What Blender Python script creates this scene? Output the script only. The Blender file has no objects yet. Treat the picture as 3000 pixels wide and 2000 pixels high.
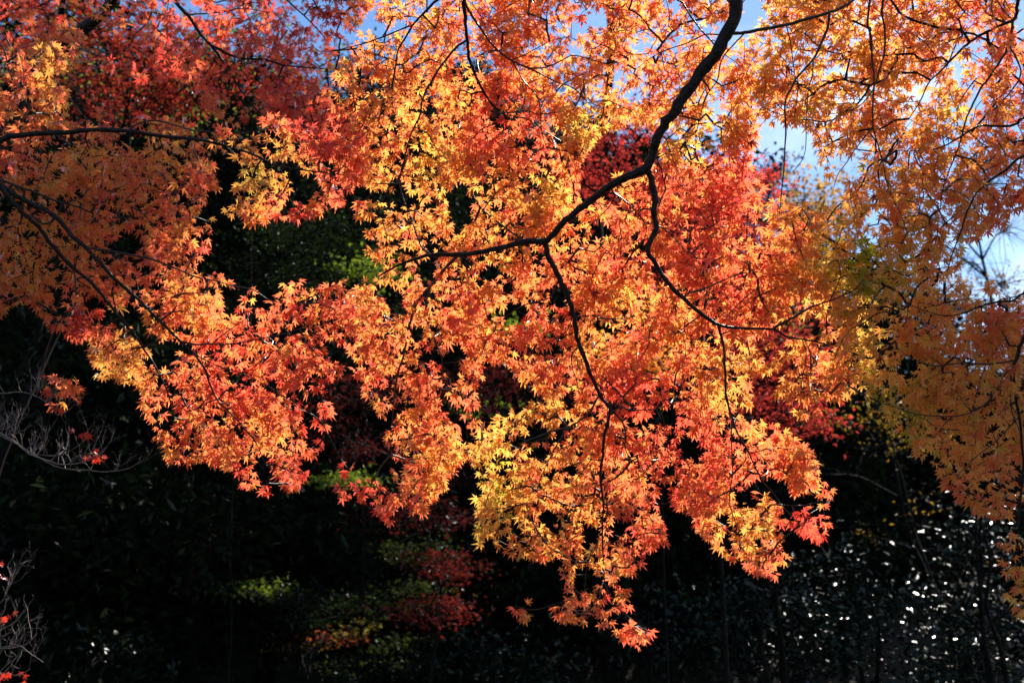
import bpy, math, random
import numpy as np
from mathutils import Vector

SEED = 11
random.seed(SEED)
rng = np.random.default_rng(SEED)
SC = bpy.context.scene
COL = SC.collection

# ------------------------------------------------------------------ camera
LENS, SW = 35.0, 36.0
PITCH = math.radians(14.0)
CAM = np.array([0.0, 0.0, 1.6])
FW = np.array([0.0, math.cos(PITCH), math.sin(PITCH)])
UP = np.array([0.0, -math.sin(PITCH), math.cos(PITCH)])
RT = np.array([1.0, 0.0, 0.0])
cam_data = bpy.data.cameras.new("camera")
cam_data.lens = LENS
cam_data.sensor_width = SW
cam_data.clip_start = 0.05
cam_data.clip_end = 3000
cam_data.dof.use_dof = True
cam_data.dof.focus_distance = 4.05
cam_data.dof.aperture_fstop = 2.6
cam = bpy.data.objects.new("camera", cam_data)
cam.location = CAM
cam.rotation_euler = (math.pi / 2 + PITCH, 0, 0)
COL.objects.link(cam)
SC.camera = cam

# ------------------------------------------------------------------ world, sun, exposure
SUN_EL, SUN_AZ = math.radians(43.0), math.radians(30.0)
SUN = np.array([math.cos(SUN_EL) * math.sin(SUN_AZ), math.cos(SUN_EL) * math.cos(SUN_AZ), math.sin(SUN_EL)])
world = bpy.data.worlds.new("World")
SC.world = world
world.use_nodes = True
wn, wl = world.node_tree.nodes, world.node_tree.links
wn.clear()
w_out = wn.new("ShaderNodeOutputWorld")
w_bg = wn.new("ShaderNodeBackground")
w_sky = wn.new("ShaderNodeTexSky")
w_sky.sky_type = 'NISHITA'
w_sky.sun_disc = False
w_sky.sun_elevation = SUN_EL
w_sky.sun_rotation = SUN_AZ
w_sky.altitude = 200
w_sky.air_density = 1.0
w_sky.dust_density = 0.15
w_sky.ozone_density = 3.0
w_co = wn.new("ShaderNodeTexCoord")
w_no = wn.new("ShaderNodeTexNoise")
w_no.inputs["Scale"].default_value = 3.4
w_no.inputs["Detail"].default_value = 7
w_no.inputs["Roughness"].default_value = 0.55
w_map = wn.new("ShaderNodeMapping")
w_map.inputs["Location"].default_value = (0.35, 0.1, 0.2)
w_map.inputs["Scale"].default_value = (1, 1, 1.9)
w_rp = wn.new("ShaderNodeValToRGB")
w_rp.color_ramp.elements[0].position = 0.44
w_rp.color_ramp.elements[1].position = 0.70
w_hs = wn.new("ShaderNodeHueSaturation")
w_hs.inputs["Saturation"].default_value = 1.12
w_mx = wn.new("ShaderNodeMix")
w_mx.data_type = 'RGBA'
w_mx.inputs[7].default_value = (8.0, 8.8, 9.8, 1)
wl.new(w_co.outputs["Generated"], w_map.inputs["Vector"])
wl.new(w_map.outputs[0], w_no.inputs["Vector"])
wl.new(w_no.outputs[0], w_rp.inputs[0])
w_sx = wn.new("ShaderNodeSeparateXYZ")
w_mr = wn.new("ShaderNodeMapRange")
w_mr.inputs[1].default_value = 0.0
w_mr.inputs[2].default_value = 0.35
w_mu = wn.new("ShaderNodeMath")
w_mu.operation = 'MULTIPLY'
wl.new(w_co.outputs["Generated"], w_sx.inputs[0])
wl.new(w_sx.outputs[0], w_mr.inputs[0])
wl.new(w_mr.outputs[0], w_mu.inputs[0])
wl.new(w_rp.outputs[0], w_mu.inputs[1])
wl.new(w_mu.outputs[0], w_mx.inputs[0])
wl.new(w_sky.outputs[0], w_hs.inputs["Color"])
wl.new(w_hs.outputs[0], w_mx.inputs[6])
wl.new(w_mx.outputs[2], w_bg.inputs[0])
w_bg.inputs[1].default_value = 0.075
wl.new(w_bg.outputs[0], w_out.inputs[0])

sun_data = bpy.data.lights.new("sun", 'SUN')
sun_data.energy = 5.0
sun_data.angle = math.radians(0.5)
sun_data.color = (1.0, 0.94, 0.84)
sun = bpy.data.objects.new("sun", sun_data)
sun.rotation_euler = Vector(SUN).to_track_quat('Z', 'Y').to_euler()
sun.location = (10, 10, 30)
COL.objects.link(sun)

SC.view_settings.view_transform = 'Standard'
SC.view_settings.look = 'None'
SC.view_settings.exposure = 1.33
SC.view_settings.gamma = 1.0
SC.render.engine = 'CYCLES'
SC.cycles.use_denoising = True
SC.cycles.max_bounces = 8
SC.cycles.diffuse_bounces = 5
SC.cycles.transmission_bounces = 6
SC.cycles.glossy_bounces = 3
SC.cycles.use_adaptive_sampling = False


# ------------------------------------------------------------------ helpers
def px(x, y, d):
    """World point seen at photo position x, y (2352 x 1568) at a distance d along the optical axis."""
    x, y, d = np.asarray(x, float), np.asarray(y, float), np.asarray(d, float)
    k = SW / LENS / 2352.0
    a = (x - 1176.0) * k * d
    b = (784.0 - y) * k * d
    return CAM + d[..., None] * FW + a[..., None] * RT + b[..., None] * UP


def to_px(P):
    q = P - CAM
    d = q @ FW
    k = SW / LENS / 2352.0
    return 1176 + (q @ RT) / d / k, 784 - (q @ UP) / d / k, d


def norm(v):
    return v / np.maximum(np.linalg.norm(v, axis=-1, keepdims=True), 1e-9)


def inpoly(x, y, poly):
    inside = np.zeros(len(x), bool)
    n = len(poly)
    for i in range(n):
        x0, y0 = poly[i]
        x1, y1 = poly[(i + 1) % n]
        if y0 == y1:
            continue
        c = ((y0 > y) != (y1 > y)) & (x < (x1 - x0) * (y - y0) / (y1 - y0) + x0)
        inside ^= c
    return inside


def waves(seed, n=9):
    r = np.random.default_rng(seed)
    ang = r.uniform(0, 2 * np.pi, n)
    f = r.uniform(0.6, 1.7, n)
    return np.cos(ang) * f, np.sin(ang) * f, r.uniform(0, 6.28, n)


def noise2(x, y, seed, scale):
    a, b, p = waves(seed)
    s = 0
    for i in range(len(a)):
        s = s + np.sin((x * a[i] + y * b[i]) * 6.28 / scale + p[i])
    return s / (len(a) ** 0.5) * 0.8


def mesh_obj(name, V, F, mat, parent=None, tint=None, smooth=False):
    """V (n,3), F (m,3 or 4) -> ONE mesh object, with an optional per-vertex leaf colour."""
    V = np.ascontiguousarray(V, np.float32)
    F = np.ascontiguousarray(F, np.int32)
    me = bpy.data.meshes.new(name)
    m, k = F.shape
    me.vertices.add(len(V))
    me.vertices.foreach_set("co", V.ravel())
    me.loops.add(m * k)
    me.loops.foreach_set("vertex_index", F.ravel())
    me.polygons.add(m)
    me.polygons.foreach_set("loop_start", np.arange(0, m * k, k, dtype=np.int32))
    if tint is not None:
        at = me.attributes.new("tint", 'FLOAT_COLOR', 'POINT')
        c = np.ones((len(V), 4), np.float32)
        c[:, :3] = tint
        at.data.foreach_set("color", c.ravel())
    me.update(calc_edges=True)
    if smooth:
        me.polygons.foreach_set("use_smooth", np.ones(m, bool))
    me.materials.append(mat)
    o = bpy.data.objects.new(name, me)
    COL.objects.link(o)
    if parent is not None:
        o.parent = parent
        off = parent_offset(parent)
        o.location = -off
    return o


_OFF = {}


def parent_offset(p):
    o = Vector((0, 0, 0))
    while p is not None:
        o += p.location
        p = p.parent
    return o


def thing(name, label, cat, loc, group=None):
    o = bpy.data.objects.new(name, None)
    o.empty_display_size = 0.2
    o.location = Vector(loc)
    COL.objects.link(o)
    o["label"] = label
    o["category"] = cat
    if group:
        o["group"] = group
    return o


def smooth_path(P, r, sub=4, wob=0.0, seed=0):
    """Catmull-Rom through the points P with radii r."""
    P = np.asarray(P, float)
    r = np.asarray(r, float)
    n = len(P)
    E = np.vstack([2 * P[0] - P[1], P, 2 * P[-1] - P[-2]])
    out, rad = [], []
    for i in range(n - 1):
        p0, p1, p2, p3 = E[i], E[i + 1], E[i + 2], E[i + 3]
        for s in range(sub):
            t = s / sub
            out.append(0.5 * ((2 * p1) + (p2 - p0) * t + (2 * p0 - 5 * p1 + 4 * p2 - p3) * t * t + (3 * p1 - p0 - 3 * p2 + p3) * t ** 3))
            rad.append(r[i] * (1 - t) + r[i + 1] * t)
    out.append(P[-1])
    rad.append(r[-1])
    out, rad = np.array(out), np.array(rad)
    if wob:
        q = np.random.default_rng(seed).normal(0, 1, out.shape)
        q[0] = 0
        out = out + q * rad[:, None] * wob
        rad = rad * (1 + np.random.default_rng(seed + 1).normal(0, 0.06, len(rad)))
    return out, rad


def tube(P, r, sides=8, base=0):
    """Tapered tube along the path; returns verts and quads."""
    n = len(P)
    T = np.gradient(P, axis=0)
    T = norm(T)
    ref = np.array([0.3, 0.9, 0.2])
    A = norm(np.cross(T, ref))
    B = norm(np.cross(T, A))
    a = np.linspace(0, 2 * np.pi, sides, endpoint=False)
    V = P[:, None, :] + r[:, None, None] * (np.cos(a)[None, :, None] * A[:, None, :] + np.sin(a)[None, :, None] * B[:, None, :])
    V = V.reshape(-1, 3)
    i = np.arange(n - 1)[:, None] * sides
    j = np.arange(sides)[None, :]
    j2 = (j + 1) % sides
    F = np.stack([i + j, i + j2, i + sides + j2, i + sides + j], -1).reshape(-1, 4)
    return V, F + base


class Acc:
    def __init__(self):
        self.V, self.F, self.n = [], [], 0

    def add(self, V, F):
        self.V.append(V)
        self.F.append(F + self.n)
        self.n += len(V)

    def build(self, name, mat, parent=None, smooth=True):
        return mesh_obj(name, np.vstack(self.V), np.vstack(self.F), mat, parent, smooth=smooth)


def segs(A, B, ra, rb, sides=4):
    """Many short tapered sticks at once."""
    n = len(A)
    T = norm(B - A)
    X = norm(np.cross(T, np.array([0.31, 0.55, 0.77])))
    Y = np.cross(T, X)
    a = np.linspace(0, 2 * np.pi, sides, endpoint=False)
    ring = np.cos(a)[None, :, None] * X[:, None, :] + np.sin(a)[None, :, None] * Y[:, None, :]
    V = np.concatenate([A[:, None, :] + ra[:, None, None] * ring, B[:, None, :] + rb[:, None, None] * ring], 1).reshape(-1, 3)
    i = np.arange(n)[:, None] * (2 * sides)
    j = np.arange(sides)[None, :]
    j2 = (j + 1) % sides
    F = np.stack([i + j, i + j2, i + sides + j2, i + sides + j], -1).reshape(-1, 4)
    return V, F


# ------------------------------------------------------------------ materials
def new_mat(name):
    m = bpy.data.materials.new(name)
    m.use_nodes = True
    m.node_tree.nodes.clear()
    return m, m.node_tree.nodes, m.node_tree.links


def leaf_material(name, trans=0.6, gloss=0.06, rough=0.38, refl=0.75, fres=0.5):
    m, n, l = new_mat(name)
    out = n.new("ShaderNodeOutputMaterial")
    at = n.new("ShaderNodeAttribute")
    at.attribute_name = "tint"
    dif = n.new("ShaderNodeBsdfDiffuse")
    tr = n.new("ShaderNodeBsdfTranslucent")
    gl = n.new("ShaderNodeBsdfGlossy")
    gl.inputs["Roughness"].default_value = rough
    gl.inputs["Color"].default_value = (1, 1, 1, 1)
    hs = n.new("ShaderNodeHueSaturation")
    hs.inputs["Value"].default_value = refl
    hs.inputs["Saturation"].default_value = 1.0
    l.new(at.outputs["Color"], hs.inputs["Color"])
    l.new(hs.outputs[0], dif.inputs["Color"])
    l.new(at.outputs["Color"], tr.inputs["Color"])
    mx = n.new("ShaderNodeMixShader")
    mx.inputs[0].default_value = trans
    l.new(dif.outputs[0], mx.inputs[1])
    l.new(tr.outputs[0], mx.inputs[2])
    fr = n.new("ShaderNodeFresnel")
    fr.inputs["IOR"].default_value = 1.42
    mu = n.new("ShaderNodeMath")
    mu.operation = 'MULTIPLY_ADD'
    mu.inputs[1].default_value = fres
    mu.inputs[2].default_value = gloss * 0.3
    l.new(fr.outputs[0], mu.inputs[0])
    mx2 = n.new("ShaderNodeMixShader")
    l.new(mu.outputs[0], mx2.inputs[0])
    l.new(mx.outputs[0], mx2.inputs[1])
    l.new(gl.outputs[0], mx2.inputs[2])
    l.new(mx2.outputs[0], out.inputs[0])
    return m


def bark_material(name, c0, c1, scale=30, rough=0.6, bump=0.6, spec=0.5):
    m, n, l = new_mat(name)
    out = n.new("ShaderNodeOutputMaterial")
    p = n.new("ShaderNodeBsdfPrincipled")
    p.inputs["Roughness"].default_value = rough
    p.inputs["Specular IOR Level"].default_value = spec
    co = n.new("ShaderNodeTexCoord")
    no = n.new("ShaderNodeTexNoise")
    no.inputs["Scale"].default_value = scale
    no.inputs["Detail"].default_value = 6
    rp = n.new("ShaderNodeValToRGB")
    rp.color_ramp.elements[0].position = 0.35
    rp.color_ramp.elements[1].position = 0.7
    rp.color_ramp.elements[0].color = (*c0, 1)
    rp.color_ramp.elements[1].color = (*c1, 1)
    bp = n.new("ShaderNodeBump")
    bp.inputs["Strength"].default_value = bump
    bp.inputs["Distance"].default_value = 0.01
    l.new(co.outputs["Object"], no.inputs["Vector"])
    l.new(no.outputs[0], rp.inputs[0])
    l.new(rp.outputs[0], p.inputs["Base Color"])
    l.new(no.outputs[0], bp.inputs["Height"])
    l.new(bp.outputs[0], p.inputs["Normal"])
    l.new(p.outputs[0], out.inputs[0])
    return m


M_LEAF = leaf_material("maple_leaf", 0.70, 0.02, 0.36, 0.85, 0.22)
M_BGLEAF = leaf_material("woodland_leaf", 0.6, 0.0, 0.55, 0.8, 0.10)
M_DARKLEAF = leaf_material("evergreen_leaf", 0.10, 0.0, 0.7, 0.9, 0.03)
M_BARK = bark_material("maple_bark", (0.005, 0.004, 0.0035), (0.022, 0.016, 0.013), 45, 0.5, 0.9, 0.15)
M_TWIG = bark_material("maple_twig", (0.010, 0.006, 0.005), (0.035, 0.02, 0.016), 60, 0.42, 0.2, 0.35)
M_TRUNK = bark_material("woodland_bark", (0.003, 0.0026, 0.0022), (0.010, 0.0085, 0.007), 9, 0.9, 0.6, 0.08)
M_GREYTWIG = bark_material("bare_twig_bark", (0.06, 0.042, 0.035), (0.20, 0.15, 0.13), 50, 0.45, 0.2)


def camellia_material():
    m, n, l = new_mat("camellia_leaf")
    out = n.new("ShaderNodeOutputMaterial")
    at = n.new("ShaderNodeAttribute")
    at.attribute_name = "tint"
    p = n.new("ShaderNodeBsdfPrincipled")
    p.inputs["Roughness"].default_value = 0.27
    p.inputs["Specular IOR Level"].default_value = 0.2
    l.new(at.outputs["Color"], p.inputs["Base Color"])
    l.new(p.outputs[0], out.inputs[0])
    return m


M_CAMELLIA = camellia_material()

# ------------------------------------------------------------------ leaf colours over the canopy (what the leaves are, not how they are lit)
CV = [(900, 60, .4), (1000, 100, .42), (1100, 60, .5), (1200, 100, .45), (1300, 60, .5), (1400, 100, .42), (1500, 60, .45),
      (1150, 300, .6), (1230, 330, .68), (1000, 250, .4), (980, 370, .25), (900, 380, .4), (870, 450, .3), (1000, 480, .38),
      (1100, 460, .35), (1240, 420, .25), (1180, 520, .4), (1350, 290, .2), (1420, 200, .42), (1500, 180, .45), (1600, 330, .2),
      (1650, 290, .35), (1700, 380, .68), (1680, 450, .72), (1580, 440, .6), (1350, 400, .5), (1450, 500, .5), (1300, 600, .5),
      (1400, 600, .55), (1250, 650, .5), (1450, 680, .32), (1350, 780, .42), (1500, 640, .5), (1600, 560, .62), (1650, 650, .6),
      (1750, 600, .5), (1800, 520, .5), (1850, 650, .42), (1700, 700, .55), (1550, 750, .45), (1580, 850, .45), (1480, 830, .6),
      (1550, 900, .68), (1450, 900, .68), (1600, 980, .65), (1650, 900, .3), (1680, 850, .35), (1730, 900, .45), (1250, 730, .62),
      (1200, 680, .5), (1100, 620, .42), (1000, 620, .45), (1060, 700, .5), (960, 800, .45), (1000, 880, .55), (1060, 930, .6),
      (960, 1000, .45), (1000, 1060, .4), (940, 1120, .5), (870, 1110, .7), (1150, 1000, .26), (1120, 1080, .22), (1150, 1140, .18),
      (1130, 1200, .24), (1230, 1000, .28), (1250, 1100, .42), (1300, 1050, .4), (1400, 1100, .55), (1480, 1050, .6), (1550, 1080, .62),
      (1600, 1120, .6), (1700, 1080, .65), (1720, 1210, .3), (1680, 1200, .42), (1780, 1290, .6), (1850, 1060, .5), (1880, 1120, .6),
      (1850, 1220, .75), (1350, 1200, .35), (1300, 1260, .4), (1400, 1280, .45), (1480, 1250, .6), (1400, 1400, .55), (1460, 1440, .65),
      (1200, 1400, .6), (1800, 100, .4), (1900, 200, .38), (1750, 200, .4), (2000, 150, .42), (2100, 100, .5), (2150, 60, .5),
      (2250, 60, .62), (2320, 150, .65), (2250, 180, .55), (2200, 260, .42), (2100, 230, .45), (2050, 250, .5), (2000, 330, .48),
      (2100, 400, .45), (2200, 400, .5), (2300, 260, .6), (2330, 420, .6), (2050, 450, .45), (1950, 480, .4), (1980, 620, .15),
      (1920, 600, .2), (1950, 730, .35), (2000, 800, .3), (1900, 850, .5), (2080, 760, .42), (2200, 750, .48), (2300, 720, .6),
      (2150, 900, .35), (2250, 900, .42), (2050, 940, .15), (2200, 1050, .4), (2250, 1000, .42), (2300, 1100, .55), (2340, 1300, .45),
      (2200, 1120, .6), (50, 50, .68), (30, 150, .6), (100, 150, .4), (60, 250, .5), (130, 240, .4), (200, 60, .5), (300, 60, .6),
      (450, 120, .7), (550, 60, .65), (650, 200, .8), (700, 270, .78), (600, 250, .7), (700, 60, .75), (330, 140, .72), (300, 230, .85),
      (820, 200, .38), (740, 320, .68), (640, 330, .3), (560, 330, .4), (450, 290, .55), (380, 340, .35), (440, 370, .5), (480, 410, .55),
      (300, 400, .45), (150, 370, .35), (50, 350, .55), (100, 450, .4), (200, 480, .45), (350, 480, .5), (450, 500, .45), (560, 470, .3),
      (600, 420, .2), (680, 400, .4), (720, 450, .5), (650, 480, .7), (690, 500, .75), (780, 420, .65), (30, 620, .4), (80, 560, .35),
      (170, 620, .45), (180, 730, .7), (230, 760, .6), (150, 700, .5), (450, 560, .6), (340, 620, .6), (280, 680, .5), (300, 780, .4),
      (240, 840, .3), (310, 850, .35), (400, 650, .45), (480, 720, .4), (560, 650, .62), (620, 700, .55), (700, 660, .55), (760, 700, .6),
      (700, 760, .6), (620, 800, .55), (500, 800, .65), (560, 900, .65), (650, 900, .6), (720, 960, .68), (620, 1000, .45), (500, 960, .55),
      (400, 980, .5), (420, 900, .6), (480, 1050, .45), (600, 1100, .6), (690, 1090, .7), (780, 1060, .75), (850, 660, .4), (880, 700, .45),
      (150, 900, .5), (60, 830, .65)]
CV = np.array(CV, float)
RAMP_V = np.array([0.0, 0.12, 0.25, 0.45, 0.62, 0.8, 1.0])
RAMP_C = np.array([[.30, .34, .02], [.50, .42, .035], [.93, .53, .10], [.96, .37, .075], [.95, .225, .085], [.92, .11, .065], [.55, .03, .025]])


def tint_of(v):
    v = np.clip(v, 0, 1)
    return np.stack([np.interp(v, RAMP_V, RAMP_C[:, i]) for i in range(3)], -1)


def colour_value(x, y):
    w = 1.0 / ((x[:, None] - CV[None, :, 0]) ** 2 + (y[:, None] - CV[None, :, 1]) ** 2 + 400.0) ** 2
    return (w * CV[None, :, 2]).sum(1) / w.sum(1)


# ------------------------------------------------------------------ Japanese maple leaf templates
def maple_template(seed, lobes=7):
    r = np.random.default_rng(seed)
    if lobes == 7:
        ang = np.radians([-128, -84, -41, 0, 41, 84, 128])
        ln = np.array([.36, .68, .9, 1.0, .9, .68, .36])
    else:
        ang = np.radians([-105, -52, 0, 52, 105])
        ln = np.array([.55, .86, 1.0, .86, .55])
    ang = ang + r.normal(0, 0.06, lobes)
    ln = ln * (1 + r.normal(0, 0.06, lobes))
    pts = []
    for i in range(lobes):
        a, L = ang[i], ln[i]
        w = 0.118 * L + 0.012
        d = np.array([math.sin(a), math.cos(a)])
        q = np.array([d[1], -d[0]])
        s1 = d * (L * 0.46)
        pts.append(s1 - q * w)
        pts.append(d * L)
        pts.append(s1 + q * w)
        if i < lobes - 1:
            am = 0.5 * (ang[i] + ang[i + 1])
            rn = 0.20 * (ln[i] + ln[i + 1]) * 0.5 + 0.03
            pts.append(np.array([math.sin(am), math.cos(am)]) * rn)
    pts.append(np.array([0.0, -0.06]))
    P = np.array(pts)
    n = len(P)
    V = np.zeros((n + 1, 3))
    V[:n, :2] = P
    rr = np.linalg.norm(P, axis=1)
    c1, c2 = r.uniform(-0.08, 0.5), r.uniform(0.0, 0.6)
    side = r.uniform(-0.4, 0.4)
    V[:n, 2] = -c1 * rr ** 2 - c2 * np.maximum(rr - .45, 0) ** 2 + side * P[:, 0] * np.abs(P[:, 0])
    for i in range(lobes):   # each lobe folds up along its vein
        V[i * 4, 2] += 0.05
        V[i * 4 + 2, 2] += 0.05
    V[n] = (0, 0.02, 0)
    F = np.array([[n, (i + 1) % n, i] for i in range(n)])
    return V, F


TEMPL = [maple_template(100 + i) for i in range(8)] + [maple_template(150 + i, 5) for i in range(3)]


def place_leaves(base, axis, nrm, size, tint, templ):
    """Leaves as one vertex and face array."""
    axis = norm(axis - nrm * (axis * nrm).sum(-1, keepdims=True))
    side = np.cross(axis, nrm)
    VV, FF, CC, n0 = [], [], [], 0
    for k, (T, F) in enumerate(TEMPL):
        s = np.nonzero(templ == k)[0]
        if len(s) == 0:
            continue
        q = size[s][:, None, None]
        V = base[s][:, None, :] + q * (T[None, :, 0, None] * side[s][:, None, :] + T[None, :, 1, None] * axis[s][:, None, :] + T[None, :, 2, None] * nrm[s][:, None, :])
        m = len(T)
        VV.append(V.reshape(-1, 3))
        FF.append((F[None] + (np.arange(len(s)) * m)[:, None, None] + n0).reshape(-1, 3))
        CC.append(np.repeat(tint[s], m, axis=0))
        n0 += len(s) * m
    return np.vstack(VV), np.vstack(FF), np.vstack(CC)


# ------------------------------------------------------------------ foreground maples
GRAV = np.array([0, 0, -1.0])


def grow_sprays(region, brP, seed, dens_mul=1.72):
    """Leafy shoots inside an outline: chains of nodes 3-4 cm apart. Returns nodes (n,3)."""
    poly, holes, dens, d0, dsp = region[:5]
    r = np.random.default_rng(seed)
    P = np.array(poly, float)
    x0, y0 = P.min(0)
    x1, y1 = P.max(0)
    n_try = int((x1 - x0) * (y1 - y0) * dens * dens_mul)
    X, Y = r.uniform(x0, x1, n_try), r.uniform(y0, y1, n_try)
    ok = inpoly(X, Y, poly)
    for h in holes:
        ok &= ~inpoly(X, Y, h)
    cl = noise2(X, Y, seed + 5, 150) * 0.5 + noise2(X, Y, seed + 6, 70) * 0.5
    ok &= r.uniform(0, 1, n_try) < np.clip(0.62 + 0.34 * cl, 0.15, 1)
    X, Y = X[ok], Y[ok]
    n = len(X)
    lay = r.integers(0, 3, n) - 1
    D = d0 + lay * dsp * 0.5 + 0.28 * dsp * noise2(X, Y, seed + 7, 420) + r.normal(0, 0.05 * dsp + 0.02, n)
    D = np.where(r.uniform(0, 1, n) < 0.9, np.maximum(D, d0 - 0.26 + np.abs(r.normal(0, .05, n))), D)   # most shoots sit above and behind the limbs
    root = px(X, Y, D)
    out = []
    bx, by, _ = to_px(brP)
    dx = X[:, None] - bx[None]
    dy = Y[:, None] - by[None]
    near = np.argmin(dx * dx + dy * dy, 1)
    ox, oy = X - bx[near], -(Y - by[near])
    on = np.hypot(ox, oy) + 1e-6
    ox, oy = ox / on, oy / on
    ang = np.arctan2(oy * 0.8 - 0.55, ox) + r.normal(0, 0.6, n)
    slope = r.normal(0.1, 0.35, n)
    bend = r.normal(0, 0.12, n)
    length = r.integers(3, 8, n)
    cur = root.copy()
    alive = np.ones(n, bool)
    for s in range(8):
        qx, qy, qd = to_px(cur)
        ins = inpoly(qx, qy, poly)
        for h in holes:
            ins &= ~inpoly(qx, qy, h)
        alive &= ins & (s < length)
        out.append(cur[alive])
        ang = ang + bend - 0.05 * np.cos(ang)
        d = np.cos(ang)[:, None] * RT + np.sin(ang)[:, None] * UP + slope[:, None] * FW
        cur = cur + norm(d) * r.uniform(0.026, 0.042, n)[:, None]
    return np.vstack(out)


def link_nodes(N, S, Sid):
    """Joins every shoot node to the branch points S by a shortest-spanning growth. Returns parent index (-1: on a branch), anchor, branch id."""
    n = len(N)
    best = np.full(n, 1e9)
    par = np.full(n, -1)
    anc = np.zeros(n, int)
    for c in range(0, n, 500):
        d = np.linalg.norm(N[c:c + 500, None, :] - S[None], axis=2)
        anc[c:c + 500] = d.argmin(1)
        best[c:c + 500] = d.min(1)
    path = np.zeros(n)
    done = np.zeros(n, bool)
    order = []
    cost = best.copy()
    length = best.copy()
    for _ in range(n):
        i = int(np.argmin(np.where(done, 1e9, cost)))
        done[i] = True
        order.append(i)
        path[i] = length[i] + (path[par[i]] if par[i] >= 0 else 0.0)
        if par[i] >= 0:
            anc[i] = anc[par[i]]
        d = np.linalg.norm(N - N[i], axis=1)
        c = d + 0.22 * path[i]
        u = (~done) & (c < cost)
        cost[u] = c[u]
        par[u] = i
        length[u] = d[u]
    cnt = np.ones(n)
    for i in reversed(order):
        if par[i] >= 0:
            cnt[par[i]] += cnt[i]
    return par, anc, Sid[anc], cnt


def maple(name, label, base, trunk, branches, regions, seed, vshift=0.058, size=(0.0235, 0.0395), vjit=0.105, extra_gap=None):
    root = thing(name, label, "tree", base, "maples overhanging the view")
    tp, tr = smooth_path([q[:3] for q in trunk], [q[3] for q in trunk], 5, 0.05, seed)
    V, F = tube(tp, tr, 12)
    mesh_obj("trunk", V, F, M_BARK, root, smooth=True)
    S, Sid, objs = [], [], []
    for bi, b in enumerate(branches):
        pts, rad = [], []
        for q in b:
            if q[0] == 'w':
                pts.append(np.array(q[1:4], float))
                rad.append(q[4])
            else:
                x, y, rp, d = q
                pts.append(px(x, y, d))
                rad.append(rp * d * SW / LENS / 2352.0)
        P, R = smooth_path(pts, rad, 4, 0.16, seed + bi)
        V, F = tube(P, R, 8 if R.max() > 0.008 else 6)
        objs.append((V, F, R.max()))
        ix, iy, dd = to_px(P)
        vis = (dd > 1) & (ix > -250) & (ix < 2600) & (iy > -260) & (iy < 1700) & (R < 0.022)
        S.append(P[vis])
        Sid.append(np.full(vis.sum(), bi))
    S, Sid = np.vstack(S), np.concatenate(Sid)
    N = np.vstack([grow_sprays(rg, S, seed * 31 + i * 7) for i, rg in enumerate(regions)])
    par, anc, bid, cnt = link_nodes(N, S, Sid)
    r = np.random.default_rng(seed + 99)
    start = np.where(par[:, None] >= 0, N[np.maximum(par, 0)], S[anc])
    rad = np.minimum(0.0010 * cnt ** 0.40, 0.0048)
    rpar = np.where(par >= 0, np.minimum(0.0010 * cnt[np.maximum(par, 0)] ** 0.40, rad * 1.35), rad * 1.15)
    tdir = norm(N - start + 1e-6)
    mid = (N + start) * 0.5 + np.linalg.norm(N - start, axis=1)[:, None] * r.normal(0, 0.035, N.shape)
    # leaves: a pair at every node, one more at shoot ends
    nodes = np.concatenate([np.arange(len(N)), np.arange(len(N)), np.nonzero(cnt == 1)[0]])
    sgn = np.concatenate([np.ones(len(N)), -np.ones(len(N)), np.zeros((cnt == 1).sum())])
    m = len(nodes)
    c = norm(N[nodes] - CAM)
    mean = norm(0.45 * SUN + 0.62 * c + np.array([0, 0, 0.22]))
    nr = norm(mean + r.normal(0, 0.36, (m, 3)))
    t = tdir[nodes]
    lat = norm(np.cross(t, nr))
    pet = norm(lat * (sgn * 0.85)[:, None] + t * 0.6 + GRAV * 0.45 + r.normal(0, 0.3, (m, 3)))
    pl = r.uniform(0.012, 0.028, m)
    lb = N[nodes] + pet * pl[:, None]
    axis = norm(pet * 0.75 + GRAV * 0.75 + r.normal(0, 0.38, (m, 3)))
    sz = r.uniform(size[0], size[1], m) * np.where(r.uniform(0, 1, m) < 0.12, 0.72, 1)
    ix, iy, dd = to_px(lb)
    cv = colour_value(ix, iy)
    v = 0.48 + 0.88 * (cv - 0.46) - 0.05 * np.clip((0.30 - cv) / 0.15, 0, 1) + vshift + 0.085 * noise2(ix, iy + dd * 300, seed + 3, 90) + 0.5 * vjit * r.normal(0, 1, len(N))[nodes] + 0.6 * vjit * r.normal(0, 1, m)
    tint = tint_of(v) * r.uniform(0.82, 1.06, m)[:, None]
    dry = r.uniform(0, 1, m) < 0.006
    tint[dry] = (0.16, 0.03, 0.02)
    tm = r.integers(0, len(TEMPL), m)
    lid = bid[nodes]
    for bi, (V0, F0, rmax) in enumerate(objs):
        s = bid == bi
        VV, FF = [V0], [F0]
        ls = lid == bi
        if s.any():
            V1, F1 = segs(start[s], mid[s], rpar[s], rad[s] * 1.05)
            V2, F2 = segs(mid[s], N[s], rad[s] * 1.05, rad[s])
            V3, F3 = segs(N[nodes[ls]], lb[ls], np.full(ls.sum(), 0.0005), np.full(ls.sum(), 0.0004), 4)
            n0 = len(V0)
            VV += [V1, V2, V3]
            FF += [F1 + n0, F2 + n0 + len(V1), F3 + n0 + len(V1) + len(V2)]
        o = mesh_obj("limb" if rmax > 0.02 else "branch", np.vstack(VV), np.vstack(FF), M_BARK if rmax > 0.008 else M_TWIG, root, smooth=True)
        if s.any():
            LV, LF, LC = place_leaves(lb[ls], axis[ls], nr[ls], sz[ls], tint[ls], tm[ls])
            mesh_obj("foliage", LV, LF, M_LEAF, o, tint=LC)
    return root, m


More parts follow.
